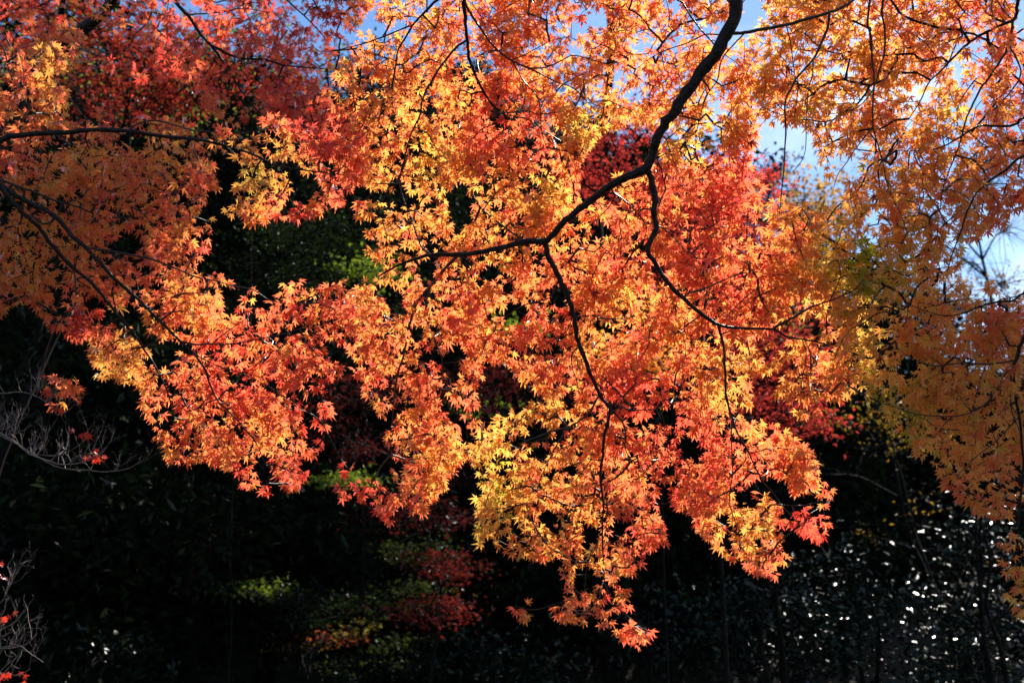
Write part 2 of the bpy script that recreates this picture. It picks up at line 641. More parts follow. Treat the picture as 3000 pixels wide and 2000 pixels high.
def B(pts, r0, r1, d0, d1=None, pre=()):
    """A branch traced through photo positions; radius in photo pixels and distance run evenly from start to end."""
    d1 = d0 if d1 is None else d1
    q = np.array(pts, float)
    s = np.concatenate([[0], np.cumsum(np.hypot(*np.diff(q, axis=0).T))])
    s /= s[-1]
    rr = np.interp(np.arange(len(pts)), [k[0] for k in r0], [k[1] for k in r0]) if isinstance(r0, list) else r0 + (r1 - r0) * s
    return [('w', *p) for p in pre] + [(x, y, q, d0 + (d1 - d0) * t) for (x, y), q, t in zip(pts, rr, s)]


# ---- the big maple in the middle: its trunk stands beside the camera, its limbs arch over the view
A_trunk = [(2.75, 1.3, -0.1, .19), (2.72, 1.35, .8, .155), (2.6, 1.5, 1.9, .13), (2.35, 1.8, 2.9, .105), (1.95, 2.3, 3.7, .075)]
UPPER = (1.0, 2.95, 4.15, .045)
A_br = [
    B([(1705, -30), (1690, 20), (1668, 80), (1640, 130), (1600, 180), (1560, 240), (1525, 290), (1505, 330), (1488, 382), (1455, 400), (1410, 420),
       (1365, 455), (1325, 485), (1290, 515), (1257, 550), (1200, 556), (1150, 570), (1100, 580), (1051, 585), (991, 585), (950, 596), (910, 612), (868, 635)],
      [(0, 17), (3, 15), (6, 11.5), (8, 10), (11, 8.5), (14, 7.5), (15, 6.2), (18, 5.4), (20, 3.6), (22, 2)], 0, 3.75, 4.15, pre=[(2.0, 2.25, 3.62, .07), (1.55, 2.75, 3.95, .055), (1.12, 3.12, 3.75, .042)]),
    B([(1487, 385), (1494, 410), (1504, 447), (1501, 483), (1505, 525), (1489, 576), (1504, 603), (1524, 636), (1544, 660), (1568, 684), (1598, 710),
       (1625, 730), (1651, 746), (1701, 753), (1775, 756), (1808, 773), (1855, 781), (1888, 788), (1921, 803)], 8, 1.1, 3.95, 4.0),
    B([(1254, 553), (1257, 583), (1271, 610), (1287, 643), (1301, 673), (1314, 710), (1322, 750), (1327, 783), (1341, 816), (1354, 853), (1367, 883),
       (1377, 906), (1394, 930), (1402, 940), (1394, 976), (1387, 1006), (1385, 1045), (1379, 1096), (1386, 1156), (1384, 1196), (1384, 1246), (1386, 1296), (1389, 1340)],
      7, 1.1, 4.05, 4.1),
    B([(1051, 587), (1017, 623), (984, 663), (961, 690), (947, 723), (936, 770), (927, 816), (914, 856), (907, 900), (902, 950), (899, 1000), (897, 1043)], 4.2, 1.2, 4.2, 4.25),
    B([(991, 585), (971, 571), (961, 550), (951, 523), (945, 500), (930, 470)], 2.6, 1, 4.25, 4.35),
    B([(984, 668), (977, 710), (984, 750), (997, 776), (1014, 823), (1017, 860), (1030, 890)], 2, .9, 4.2),
    B([(1204, 553), (1161, 523), (1111, 483), (1091, 457), (1084, 437)], 2.8, 1.2, 4.1, 4.3),
    B([(1111, 480), (1147, 437), (1187, 423), (1227, 410), (1262, 385)], 1.7, .9, 4.15, 4.35),
    B([(1377, 908), (1371, 916), (1354, 946), (1331, 966), (1304, 981), (1267, 990), (1241, 1000), (1190, 1020)], 2.6, 1, 4.1, 4.0),
    B([(1304, 981), (1284, 1013), (1267, 1043), (1245, 1090), (1232, 1130)], 1.8, .9, 4.05, 3.95),
    B([(1402, 940), (1417, 953), (1432, 973), (1437, 1000), (1436, 1030), (1450, 1060)], 2.4, 1.1, 4.1, 4.15),
    B([(1395, 925), (1417, 930), (1444, 940), (1477, 941), (1511, 938), (1550, 925)], 2, .9, 4.1, 4.25),
    B([(1285, 640), (1267, 680), (1241, 690), (1211, 698), (1181, 713), (1150, 740)], 2, .9, 4.05, 4.2),
    B([(1318, 728), (1344, 725), (1377, 726), (1405, 742), (1440, 738)], 1.6, .8, 4.05, 3.9),
    B([(1330, 797), (1314, 813), (1314, 843), (1324, 873), (1330, 905)], 1.6, .8, 4.05),
    B([(1316, 715), (1306, 753), (1284, 773), (1244, 796), (1215, 806)], 1.6, .8, 4.05, 4.2),
    B([(1775, 756), (1795, 743), (1828, 726), (1868, 703), (1918, 686), (1961, 666), (1985, 640)], 3.2, 1, 4.0, 3.8),
    B([(1905, 692), (1911, 680), (1925, 650), (1931, 630), (1925, 600)], 1.4, .7, 3.9, 3.85),
    B([(1842, 779), (1851, 806), (1850, 833), (1841, 883), (1850, 910)], 1.4, .8, 4.0),
    B([(1649, 746), (1658, 776), (1663, 806), (1665, 843), (1666, 883), (1668, 910), (1676, 940), (1683, 966), (1695, 996), (1715, 1030), (1738, 1079),
       (1755, 1109), (1775, 1129), (1795, 1159), (1825, 1192), (1850, 1215)], 3.4, .9, 4.0, 4.15),
    B([(1681, 960), (1680, 1003), (1681, 1043), (1683, 1089), (1675, 1143), (1690, 1200), (1720, 1250)], 1.6, .8, 4.05),
    B([(1568, 682), (1588, 671), (1618, 663), (1645, 651), (1695, 630), (1730, 625)], 2.8, 1, 4.0, 4.15),
    B([(1506, 515), (1531, 530), (1561, 560), (1590, 590), (1640, 600)], 1.7, .8, 4.0, 4.15),
    B([(1407, 424), (1407, 440), (1434, 460), (1464, 490), (1484, 520), (1480, 550)], 2.2, .9, 4.05, 4.15),
    B([(1414, 446), (1397, 477), (1371, 503), (1345, 530), (1330, 570)], 1.6, .8, 4.05, 4.2),
    B([(1384, 1200), (1370, 1250), (1352, 1290), (1344, 1330), (1345, 1390), (1360, 1420)], 1.3, .7, 4.1),
    B([(1389, 1340), (1405, 1375), (1430, 1405), (1465, 1430), (1495, 1450)], 1.2, .7, 4.1),
    B([(1350, 1350), (1310, 1375), (1270, 1388), (1225, 1400), (1180, 1390)], 1.1, .7, 4.1),
    B([(1795, 1159), (1840, 1160), (1880, 1150), (1900, 1120)], 1.1, .7, 4.1),
    # sprays that hang from the upper limb above the frame
    B([(1250, -160), (1180, -110), (1105, -60), (1067, 0), (1067, 27), (1072, 83), (1077, 133), (1087, 160), (1101, 193), (1121, 227), (1147, 260), (1167, 293),
       (1181, 327), (1194, 363)], 6.5, 1.4, 3.75, 4.3, pre=[(1.95, 2.3, 3.7, .06), (1.3, 2.8, 4.3, .04), (.75, 3.05, 4.3, .026)]),
    B([(1071, 93), (1047, 110), (1017, 147), (991, 187), (971, 227), (964, 267), (947, 300), (934, 343), (924, 387), (904, 433), (894, 467), (880, 510)], 3.2, 1, 4.0, 4.25),
    B([(1068, 5), (1074, 20), (1091, 47), (1114, 80), (1134, 107), (1171, 137), (1204, 153), (1237, 167), (1274, 187), (1317, 203), (1350, 235)], 3, 1.1, 3.95, 4.2),
    B([(1175, 138), (1204, 127), (1241, 107), (1270, 92), (1310, 85)], 1.4, .8, 4.05),
    B([(1188, 148), (1227, 157), (1261, 153), (1294, 137), (1314, 128), (1345, 133), (1400, 150)], 2.1, .9, 4.05, 4.2),
    B([(1177, 141), (1194, 173), (1214, 200), (1234, 223), (1241, 250), (1244, 300), (1255, 340)], 1.6, .8, 4.05, 4.2),
    B([(1147, 260), (1181, 258), (1211, 255), (1240, 265)], 1.7, .9, 4.2),
    B([(1170, 265), (1217, 277), (1250, 300), (1290, 325)], 1.6, .8, 4.2, 4.35),
    B([(1105, -60), (1050, -30), (1004, 0), (977, 27), (951, 55), (931, 87), (914, 117), (909, 150), (902, 187), (894, 198), (871, 202), (844, 205), (810, 215)], 4, 1.2, 3.85, 4.3),
    B([(951, 57), (911, 72), (867, 90), (827, 103), (784, 113), (745, 120)], 2.2, .9, 4.0, 4.4),
    B([(905, 180), (900, 215), (902, 260), (890, 300)], 1.4, .8, 4.2),
    # the long arm to the upper right and the twigs hanging off it
    B([(1664, 85), (1681, 78), (1711, 75), (1755, 67), (1808, 57), (1855, 43), (1908, 28), (1938, 15), (1975, -8), (2040, -40)], 4.6, 3, 3.8, 3.9),
    B([(1905, 30), (1901, 63), (1885, 103), (1868, 137), (1835, 173), (1815, 207), (1803, 240), (1805, 293), (1803, 333), (1801, 380), (1796, 433), (1791, 483), (1786, 520)], 3, 1, 3.85, 4.0),
    B([(1806, 58), (1816, 100), (1820, 133), (1828, 183), (1840, 210)], 1.5, .8, 3.85, 4.0),
    B([(1868, 139), (1866, 173), (1858, 200), (1853, 247), (1851, 283), (1851, 333), (1843, 366), (1820, 396)], 1.7, .7, 3.9),
    B([(1711, 76), (1685, 103), (1658, 137), (1648, 183), (1625, 217), (1612, 255), (1600, 300)], 2, .9, 3.85, 4.2),
    B([(1650, 80), (1618, 80), (1588, 95), (1568, 103), (1537, 113), (1500, 130), (1460, 160)], 1.9, .9, 3.85, 4.2),
    B([(1530, -60), (1568, 7), (1588, 40), (1611, 70), (1641, 103), (1660, 130)], 2.4, 1.4, 3.85, 3.85, pre=[(1.0, 2.95, 4.2, .02)]),
    B([(1998, -30), (1998, 0), (1993, 50), (2001, 87), (2003, 133), (2008, 183), (2005, 233), (2005, 287), (2015, 327), (2028, 373), (2035, 413), (2051, 457), (2071, 497), (2085, 540)], 2.8, .9, 3.9, 4.0),
    B([(2028, -38), (2028, 0), (2026, 33), (2033, 73), (2031, 123), (2021, 157), (2011, 190), (2001, 213), (1975, 243), (1941, 258), (1895, 262)], 2.8, .9, 3.9, 4.1),
    B([(2005, 290), (1988, 313), (1961, 347), (1945, 373), (1925, 400), (1915, 430)], 1.6, .8, 3.95),
]
H_SKY = [(1738, 290), (1800, 270), (1862, 292), (1888, 350), (1885, 405), (1845, 435), (1790, 440), (1750, 400), (1730, 350)]
H_TOPSKY = [(1690, -10), (1760, -20), (1765, 30), (1740, 60), (1700, 62)]
H_GAP = [(1020, 430), (1050, 405), (1085, 460), (1080, 525), (1045, 545), (1018, 500)]
H_RED = [(1320, 385), (1375, 300), (1440, 275), (1495, 285), (1492, 360), (1440, 395), (1370, 440), (1322, 432)]
H_RED2 = [(1725, 765), (1800, 790), (1815, 835), (1760, 850), (1730, 820)]
H_MID = [(1095, 885), (1110, 835), (1165, 815), (1185, 865), (1240, 880), (1290, 880), (1225, 915), (1150, 955), (1095, 955)]
H_LT = [(885, 655), (930, 650), (935, 700), (905, 740), (885, 720)]
H_B = [(1545, 775), (1560, 810), (1520, 862), (1460, 860), (1480, 815)]
H_E = [(1552, 985), (1622, 1000), (1628, 1048), (1568, 1062)]
H_F = [(1508, 1120), (1550, 1108), (1562, 1200), (1520, 1235)]
H_G = [(1785, 1090), (1822, 1090), (1832, 1180), (1800, 1182)]
H_H = [(1716, 860), (1755, 865), (1762, 935), (1725, 940)]
A_main = [(800, 130), (840, 70), (880, 30), (930, -90), (1680, -100), (1765, -60), (1765, 200), (1735, 260), (1772, 300), (1735, 330), (1745, 400), (1735, 500), (1800, 480),
          (1850, 540), (1900, 640), (1965, 740), (1900, 850), (1905, 925), (1870, 935), (1830, 890), (1800, 860), (1740, 830), (1752, 880), (1740, 950), (1775, 980),
          (1850, 1030), (1920, 1150), (1890, 1165), (1870, 1140), (1830, 1140), (1790, 1090), (1730, 1060), (1735, 1100), (1800, 1180), (1790, 1230), (1800, 1310),
          (1735, 1315), (1690, 1250), (1620, 1225), (1560, 1160), (1540, 1220), (1490, 1250), (1460, 1290), (1420, 1330), (1300, 1275), (1180, 1270),
          (1105, 1245), (1098, 1100), (1062, 1030), (1085, 965), (1150, 960), (1200, 935), (1250, 895), (1180, 880), (1165, 825), (1110, 830), (1092, 890), (1070, 1000),
          (1030, 1050), (1000, 1125), (900, 1105), (890, 960), (835, 890), (835, 770), (740, 710), (700, 655), (760, 645), (870, 640), (885, 605), (848, 575),
          (850, 530), (822, 490), (835, 420), (800, 400), (770, 330), (765, 200)]
A_regions = [
    (A_main, [H_GAP, H_RED, H_RED2, H_MID, H_LT, H_B, H_E, H_F, H_G, H_H, H_SKY, H_TOPSKY], .00115, 4.42, .6),
    ([(1290, 1285), (1450, 1290), (1430, 1345), (1450, 1390), (1505, 1455), (1460, 1470), (1400, 1435), (1360, 1415), (1280, 1415), (1300, 1350)], [], .0015, 4.15, .2),
    ([(1170, 1388), (1230, 1395), (1280, 1402), (1265, 1415), (1200, 1412)], [], .0011, 4.1, .1),
    ([(1825, 1190), (1880, 1190), (1880, 1225), (1840, 1232)], [], .0012, 4.1, .1),
    ([(890, 950), (1045, 950), (1065, 1020), (1015, 1115), (955, 1178), (880, 1185), (865, 1150), (905, 1095)], [], .0011, 4.35, .3),
    ([(1740, 1000), (1835, 1020), (1915, 1145), (1890, 1235), (1835, 1225), (1810, 1160), (1745, 1075)], [H_G], .0009, 4.25, .3),
    ([(1540, 1065), (1700, 1085), (1810, 1190), (1800, 1315), (1725, 1315), (1620, 1230), (1560, 1180)], [H_F, H_G], .0005, 4.3, .3),
    ([(770, 1135), (810, 1098), (880, 1092), (1000, 1120), (955, 1175), (860, 1180), (850, 1150)], [], .0008, 4.25, .2),
]
A_regions[0] = A_regions[0]

# ---- the maple that reaches in from the left
B_trunk = [(-3.6, 3.0, -.1, .17), (-3.6, 3.05, 1.0, .14), (-3.45, 3.15, 2.0, .115), (-3.15, 3.35, 2.9, .09)]
B_br = [
    B([(-150, 350), (-60, 335), (0, 322), (33, 313), (100, 307), (167, 302), (233, 298), (300, 302), (367, 312), (433, 318), (500, 330), (550, 343), (593, 360), (627, 377),
       (667, 387), (733, 395), (790, 402)], 8, 1, 4.0, 4.3, pre=[(-3.2, 3.3, 2.7, .06), (-2.75, 3.6, 2.85, .035)]),
    B([(293, 300), (320, 283), (353, 277), (387, 283), (433, 297), (483, 303), (550, 305), (600, 300)], 2.3, .8, 4.05, 4.3),
    B([(500, 329), (520, 322), (553, 320), (590, 312)], 1.5, .8, 4.1),
    B([(-140, 330), (-70, 380), (0, 425), (40, 450), (83, 473), (123, 493), (150, 522), (167, 543), (200, 570), (227, 600), (260, 636), (300, 673), (333, 703), (360, 730),
       (387, 756), (413, 783), (443, 810), (470, 846), (480, 876), (497, 916), (520, 940), (553, 973), (590, 1020), (610, 1070)], 7.4, .9, 4.0, 4.15, pre=[(-3.3, 3.25, 2.5, .065), (-2.7, 3.5, 2.7, .04)]),
    B([(413, 783), (443, 790), (483, 790), (530, 790), (583, 780), (647, 768), (700, 750)], 2.6, .8, 4.1, 4.2),
    B([(487, 788), (520, 763), (567, 730), (600, 715)], 1.4, .7, 4.1),
    B([(0, 427), (27, 462), (60, 495), (90, 522), (110, 550), (143, 590), (173, 620), (207, 646), (233, 676), (260, 710), (290, 746), (313, 773), (333, 806), (350, 830), (385, 900), (400, 960)], 6, 1.1, 4.0, 4.3),
    B([(-60, 400), (0, 413), (33, 425), (83, 443), (133, 463), (183, 477), (233, 497), (283, 500), (333, 497), (380, 480), (430, 470)], 3.2, .9, 4.05, 4.3),
    B([(200, 570), (250, 576), (300, 585), (350, 596), (400, 615), (450, 636), (500, 646), (533, 656), (583, 666), (620, 690), (680, 700)], 2.8, .9, 4.1, 4.25),
    B([(170, 621), (173, 650), (173, 700), (143, 730), (127, 756), (110, 796), (100, 850), (110, 890), (135, 920)], 1.9, .8, 4.1),
    B([(173, 655), (150, 680), (133, 700), (130, 740)], 1.3, .7, 4.1),
    B([(-120, 345), (-60, 200), (0, 105), (20, 160), (40, 210), (60, 235), (100, 290)], 3, 1, 4.3, 4.5),
    B([(443, 812), (500, 840), (560, 860), (640, 900), (690, 940)], 1.4, .7, 4.1),
]
H_BL = [(330, 775), (370, 765), (410, 800), (405, 850), (350, 850)]
B_regions = [
    ([(-260, 330), (100, 310), (250, 250), (380, 265), (480, 285), (600, 265), (740, 300), (835, 310), (845, 380), (800, 450), (700, 495), (620, 495), (545, 515), (522, 480), (546, 460),
      (544, 340), (492, 340), (490, 440), (478, 540), (440, 605), (560, 650), (640, 662), (700, 645), (850, 655), (895, 720), (830, 800), (815, 860), (745, 880), (760, 955), (730, 1030),
      (700, 1085), (650, 1135), (570, 1115), (520, 1070), (450, 1045), (390, 1060), (345, 940), (330, 870), (225, 862), (212, 790), (150, 765), (100, 720), (70, 680), (20, 720), (-260, 730)],
     [H_BL], .00105, 4.42, .55),
    ([(-260, 40), (60, 90), (160, 115), (140, 170), (145, 255), (160, 290), (0, 330), (-260, 330)], [], .0012, 4.6, .5),
    ([(105, 835), (175, 880), (182, 925), (130, 935), (110, 880)], [], .0013, 4.1, .1),
    ([(-20, 812), (55, 815), (60, 838), (0, 840)], [], .0009, 4.1, .1),
    ([(735, 1060), (790, 1050), (800, 1075), (745, 1090)], [], .0012, 4.2, .1),
]

# ---- the redder maple behind, in the upper left
D_trunk = [(-4.6, 6.6, -.1, .2), (-4.55, 6.6, 1.5, .17), (-4.3, 6.6, 3.0, .14), (-3.9, 6.6, 4.3, .1), (-3.3, 6.5, 5.4, .07)]
D_br = [
    B([(250, -190), (330, -90), (400, 0), (433, 37), (457, 73), (483, 103), (507, 133), (530, 170), (553, 207), (573, 233), (603, 267)], 7, 1.6, 5.4, 5.6, pre=[(-3.3, 6.5, 5.4, .055), (-2.8, 6.2, 5.6, .035)]),
    B([(487, 105), (520, 123), (560, 135), (607, 137), (650, 150), (700, 155), (770, 160)], 3.6, 1, 5.5, 5.6),
    B([(433, 34), (467, 32), (507, 28), (560, 20), (620, 30)], 2, .9, 5.5),
    B([(330, -90), (340, 0), (348, 27), (337, 53), (310, 80), (293, 110), (247, 127), (215, 130)], 2.5, .9, 5.5, 5.6),
    B([(160, -150), (120, -60), (150, 20), (190, 60), (230, 70)], 2.5, .9, 5.6, 5.8, pre=[(-3.3, 6.5, 5.4, .03)]),
    B([(430, -80), (600, -40), (680, 20), (740, 80), (760, 120)], 3.2, 1, 5.5, 5.8),
]
H_D = [(165, 150), (240, 140), (300, 190), (390, 175), (455, 185), (480, 250), (420, 262), (330, 265), (240, 290), (165, 290)]
H_D2 = [(180, 40), (260, 50), (270, 110), (200, 115)]
H_D3 = [(500, 175), (580, 165), (600, 230), (520, 235)]
D_regions = [
    ([(-260, -100), (640, -100), (640, 0), (720, 40), (790, 90), (780, 240), (740, 310), (640, 280), (540, 265), (440, 262), (170, 290), (150, 150), (-60, 100)], [H_D, H_D2, H_D3], .0008, 5.6, .7),
    ([(560, 190), (720, 200), (770, 290), (830, 380), (790, 470), (740, 440), (700, 330), (640, 285)], [], .0011, 5.6, .5),
    ([(640, -90), (900, -90), (880, 10), (800, 60), (700, 30)], [], .0012, 5.6, .5),
]

# ---- the maple on the right, half in shade
C_trunk = [(3.1, 3.7, -.1, .18), (3.1, 3.72, 1.0, .15), (3.05, 3.75, 2.0, .125), (2.95, 3.8, 3.1, .09), (2.8, 3.9, 4.1, .06)]
PC = [(2.98, 3.8, 3.0, .05), (2.65, 3.85, 3.35, .03)]
C_br = [
    B([(2420, -140), (2360, -60), (2338, 0), (2335, 33), (2325, 47), (2288, 63), (2248, 83), (2221, 103), (2195, 127), (2161, 163), (2131, 193), (2115, 230), (2088, 273)], 5.5, 1, 3.9, 4.1, pre=PC),
    B([(2326, 47), (2323, 83), (2318, 107), (2295, 143), (2268, 183), (2251, 207), (2231, 247), (2218, 277), (2208, 317), (2198, 347), (2181, 390), (2165, 437), (2160, 480)], 3.2, 1, 3.95, 4.1),
    B([(2320, 108), (2338, 143), (2345, 167), (2335, 193), (2308, 227), (2294, 250), (2280, 290)], 2.2, .9, 3.95),
    B([(2440, 250), (2352, 270), (2331, 287), (2285, 290), (2248, 290), (2201, 317), (2158, 340), (2101, 347), (2060, 345)], 4.2, .9, 3.9, 4.1, pre=[(2.98, 3.8, 2.9, .04)]),
    B([(2450, 330), (2352, 357), (2311, 390), (2285, 407), (2248, 437), (2221, 487), (2211, 520), (2191, 573), (2181, 606), (2170, 650)], 3.8, .9, 3.9, 4.0, pre=[(2.98, 3.8, 2.8, .04)]),
    B([(2450, 640), (2352, 673), (2328, 690), (2288, 693), (2245, 706), (2211, 720), (2168, 725), (2130, 715), (2090, 700)], 3.6, .8, 3.8, 3.9, pre=[(3.04, 3.75, 2.1, .03)]),
    B([(2470, 660), (2400, 720), (2352, 776), (2338, 816), (2328, 850), (2331, 890), (2335, 923), (2345, 990), (2350, 1080), (2340, 1180), (2335, 1290), (2325, 1370)], 5, 1, 3.8, 3.85, pre=[(3.04, 3.75, 2.0, .04)]),
    B([(2330, 828), (2301, 833), (2261, 836), (2218, 833), (2185, 836), (2145, 840), (2100, 825), (2060, 800)], 2.3, .8, 3.8, 3.9),
    B([(2330, 845), (2311, 856), (2285, 900), (2261, 930), (2221, 950), (2175, 956), (2101, 950), (2061, 936), (2020, 925)], 2, .8, 3.8, 3.9),
    B([(2322, 862), (2321, 923), (2328, 956), (2345, 996)], 2, 1.1, 3.8),
    B([(2338, 960), (2290, 1010), (2240, 1050), (2200, 1090)], 1.5, .8, 3.8),
]
H_C1 = [(1925, 345), (1990, 335), (1990, 395), (1935, 420), (1900, 415)]
H_C2 = [(2215, 560), (2290, 520), (2352, 495), (2420, 560), (2352, 655), (2290, 650), (2240, 620)]
H_C3 = [(1880, 500), (1950, 510), (1960, 550), (1910, 555)]
C_regions = [
    ([(1740, -110), (2480, -110), (2480, 520), (2340, 470), (2310, 500), (2230, 540), (2180, 640), (2100, 615), (2030, 580), (1965, 500), (1945, 440), (1990, 400), (1905, 420), (1880, 300),
      (1780, 290), (1740, 250), (1760, 100)], [H_SKY, H_TOPSKY, H_C1], .00130, 4.28, .5),
    ([(1790, 480), (1900, 470), (1960, 560), (2000, 590), (2090, 600), (2180, 610), (2240, 650), (2320, 660), (2480, 640), (2480, 1120), (2352, 1180), (2290, 1180), (2180, 1135), (2170, 1080),
      (2110, 1030), (2090, 985), (2000, 955), (1985, 900), (1900, 920), (1895, 850), (1930, 780), (1900, 660), (1830, 560)], [H_C2, H_C3], .00125, 4.12, .45),
    ([(2290, 1180), (2480, 1150), (2480, 1400), (2330, 1400), (2300, 1330), (2310, 1260)], [], .0012, 3.8, .3),
    ([(1885, 430), (1960, 410), (2070, 560), (2060, 640), (1960, 650), (1900, 560)], [], .0009, 4.2, .4),
    ([(1735, 770), (1800, 780), (1885, 790), (1900, 900), (1850, 950), (1770, 880)], [], .0007, 4.15, .4),
    ([(1760, 480), (1830, 455), (1870, 520), (1860, 560), (1790, 570)], [], .001, 4.1, .3),
]

nA = maple("maple_tree", "orange and gold maple with a thick dark limb forking down the middle", A_trunk[0][:3], A_trunk, A_br, A_regions, 21)
nB = maple("maple_tree", "orange-red maple reaching in from the left with two long bare-barked branches sloping down", B_trunk[0][:3], B_trunk, B_br, B_regions, 22)
nC = maple("maple_tree", "amber maple on the right, half in shade, its thin branches hanging against the sky", C_trunk[0][:3], C_trunk, C_br, C_regions, 23, -0.045)
nD = maple("maple_tree", "scarlet maple in the upper left corner, behind the orange one", D_trunk[0][:3], D_trunk, D_br, D_regions, 24, 0.08, (0.030, 0.041))
print("leaves", nA[1], nB[1], nC[1], nD[1])
# ------------------------------------------------------------------ woodland behind
def ground_z(x, y):
    """Level by the camera, then a steep wooded slope that faces it: high on the left, low on the right."""
    y = np.asarray(y, float)
    x = np.asarray(x, float)
    ridge = np.interp(x, [-40, -12, 0, 6, 10, 16, 24, 60], [22, 22, 21, 17, 13, 9, 8, 8])
    t = np.clip((y - 15.5) / 22.0, 0, 1)
    h = t ** 1.15 * ridge + np.clip((y - 38) / 260, 0, 1) * 12
    return h + 0.12 * noise2(x, y, 71, 6.0) * np.clip((y - 3) / 10, 0, 1) + 0.5 * noise2(x, y, 72, 30.0) * np.clip((y - 14) / 20, 0, 1)


def build_ground():
    gx = np.concatenate([-np.geomspace(400, 22, 16), np.linspace(-20, 20, 61), np.geomspace(22, 400, 16)])
    gy = np.concatenate([-np.geomspace(300, 8, 12), np.linspace(-6, 40, 70), np.geomspace(42, 700, 24)])
    X, Y = np.meshgrid(gx, gy)
    Z = ground_z(X.ravel(), Y.ravel())
    V = np.stack([X.ravel(), Y.ravel(), Z], -1)
    nx, ny = len(gx), len(gy)
    i = (np.arange(ny - 1)[:, None] * nx + np.arange(nx - 1)[None]).ravel()
    F = np.stack([i, i + 1, i + nx + 1, i + nx], -1)
    m, n, l = new_mat("woodland_floor")
    out = n.new("ShaderNodeOutputMaterial")
    p = n.new("ShaderNodeBsdfPrincipled")
    p.inputs["Roughness"].default_value = 0.95
    co = n.new("ShaderNodeTexCoord")
    no = n.new("ShaderNodeTexNoise")
    no.inputs["Scale"].default_value = 3.0
    no.inputs["Detail"].default_value = 9
    no.inputs["Roughness"].default_value = 0.7
    rp = n.new("ShaderNodeValToRGB")
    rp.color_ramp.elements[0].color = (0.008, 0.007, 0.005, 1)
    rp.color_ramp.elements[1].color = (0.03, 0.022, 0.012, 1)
    l.new(co.outputs["Object"], no.inputs["Vector"])
    l.new(no.outputs[0], rp.inputs[0])
    l.new(rp.outputs[0], p.inputs["Base Color"])
    l.new(p.outputs[0], out.inputs[0])
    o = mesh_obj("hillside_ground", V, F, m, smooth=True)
    o["kind"] = "structure"
    o["label"] = "dark leaf-strewn woodland ground rising behind"


build_ground()

FLECKS = []   # (point, radius): gaps in the canopy through which the sun reaches a spot below


def fleck(x, y, d, r):
    FLECKS.append((px(x, y, d), r))


def carve(P):
    keep = np.ones(len(P), bool)
    for q, r in FLECKS:
        v = P - q
        t = v @ SUN
        dist = np.linalg.norm(v - t[:, None] * SUN, axis=1)
        keep &= ~((t > r * 1.3 + 0.25) & (dist < r * (1 + 0.01 * t)))
    return keep


def crown_points(blobs, seed, clump=0.28, per=34, flat=0.45):
    """Leaf positions gathered in flattened clumps through the blobs; also the clump centres of each blob."""
    r = np.random.default_rng(seed)
    pts, cents, wb = [], [], []
    for bi, (c, rad, n) in enumerate(blobs):
        wb.append(np.full(n, bi))
        rad = np.array(rad, float)
        k = max(2, int(n / per))
        d = norm(r.normal(0, 1, (k, 3)))
        q = d * (r.uniform(0.25, 1.0, k) ** 0.5)[:, None]
        cc = np.asarray(c) + q * rad
        cents.append(cc)
        who = r.integers(0, k, n)
        s = clump * r.uniform(0.6, 1.4, k)[who]
        pts.append(cc[who] + r.normal(0, 1, (n, 3)) * np.stack([s, s, s * flat], -1))
    return np.vstack(pts), cents, np.concatenate(wb)


def leaf_cards(P, size, tint, seed, up=0.6, aspect=0.5, fold=0.12, spread=0.55):
    """Pointed folded leaves of four triangles each."""
    r = np.random.default_rng(seed)
    n = len(P)
    nr = norm(np.array([0, 0, up]) + r.normal(0, spread, (n, 3)))
    ax = r.normal(0, 1, (n, 3)) + GRAV * 0.3
    ax = norm(ax - nr * (ax * nr).sum(1, keepdims=True))
    sd = np.cross(ax, nr)
    s = size[:, None]
    w = aspect * 0.5
    v0 = P - ax * s * 0.5
    v1 = P + ax * s * 0.5
    v2 = P + sd * s * w + nr * s * fold - ax * s * .06
    v3 = P - sd * s * w + nr * s * fold - ax * s * .06
    V = np.stack([v0, v2, v1, v3], 1).reshape(-1, 3)
    i = np.arange(n)[:, None] * 4
    F = np.concatenate([i + np.array([[0, 1, 2]]), i + np.array([[0, 2, 3]])], 1).reshape(-1, 3)
    return V, F, np.repeat(tint, 4, 0)


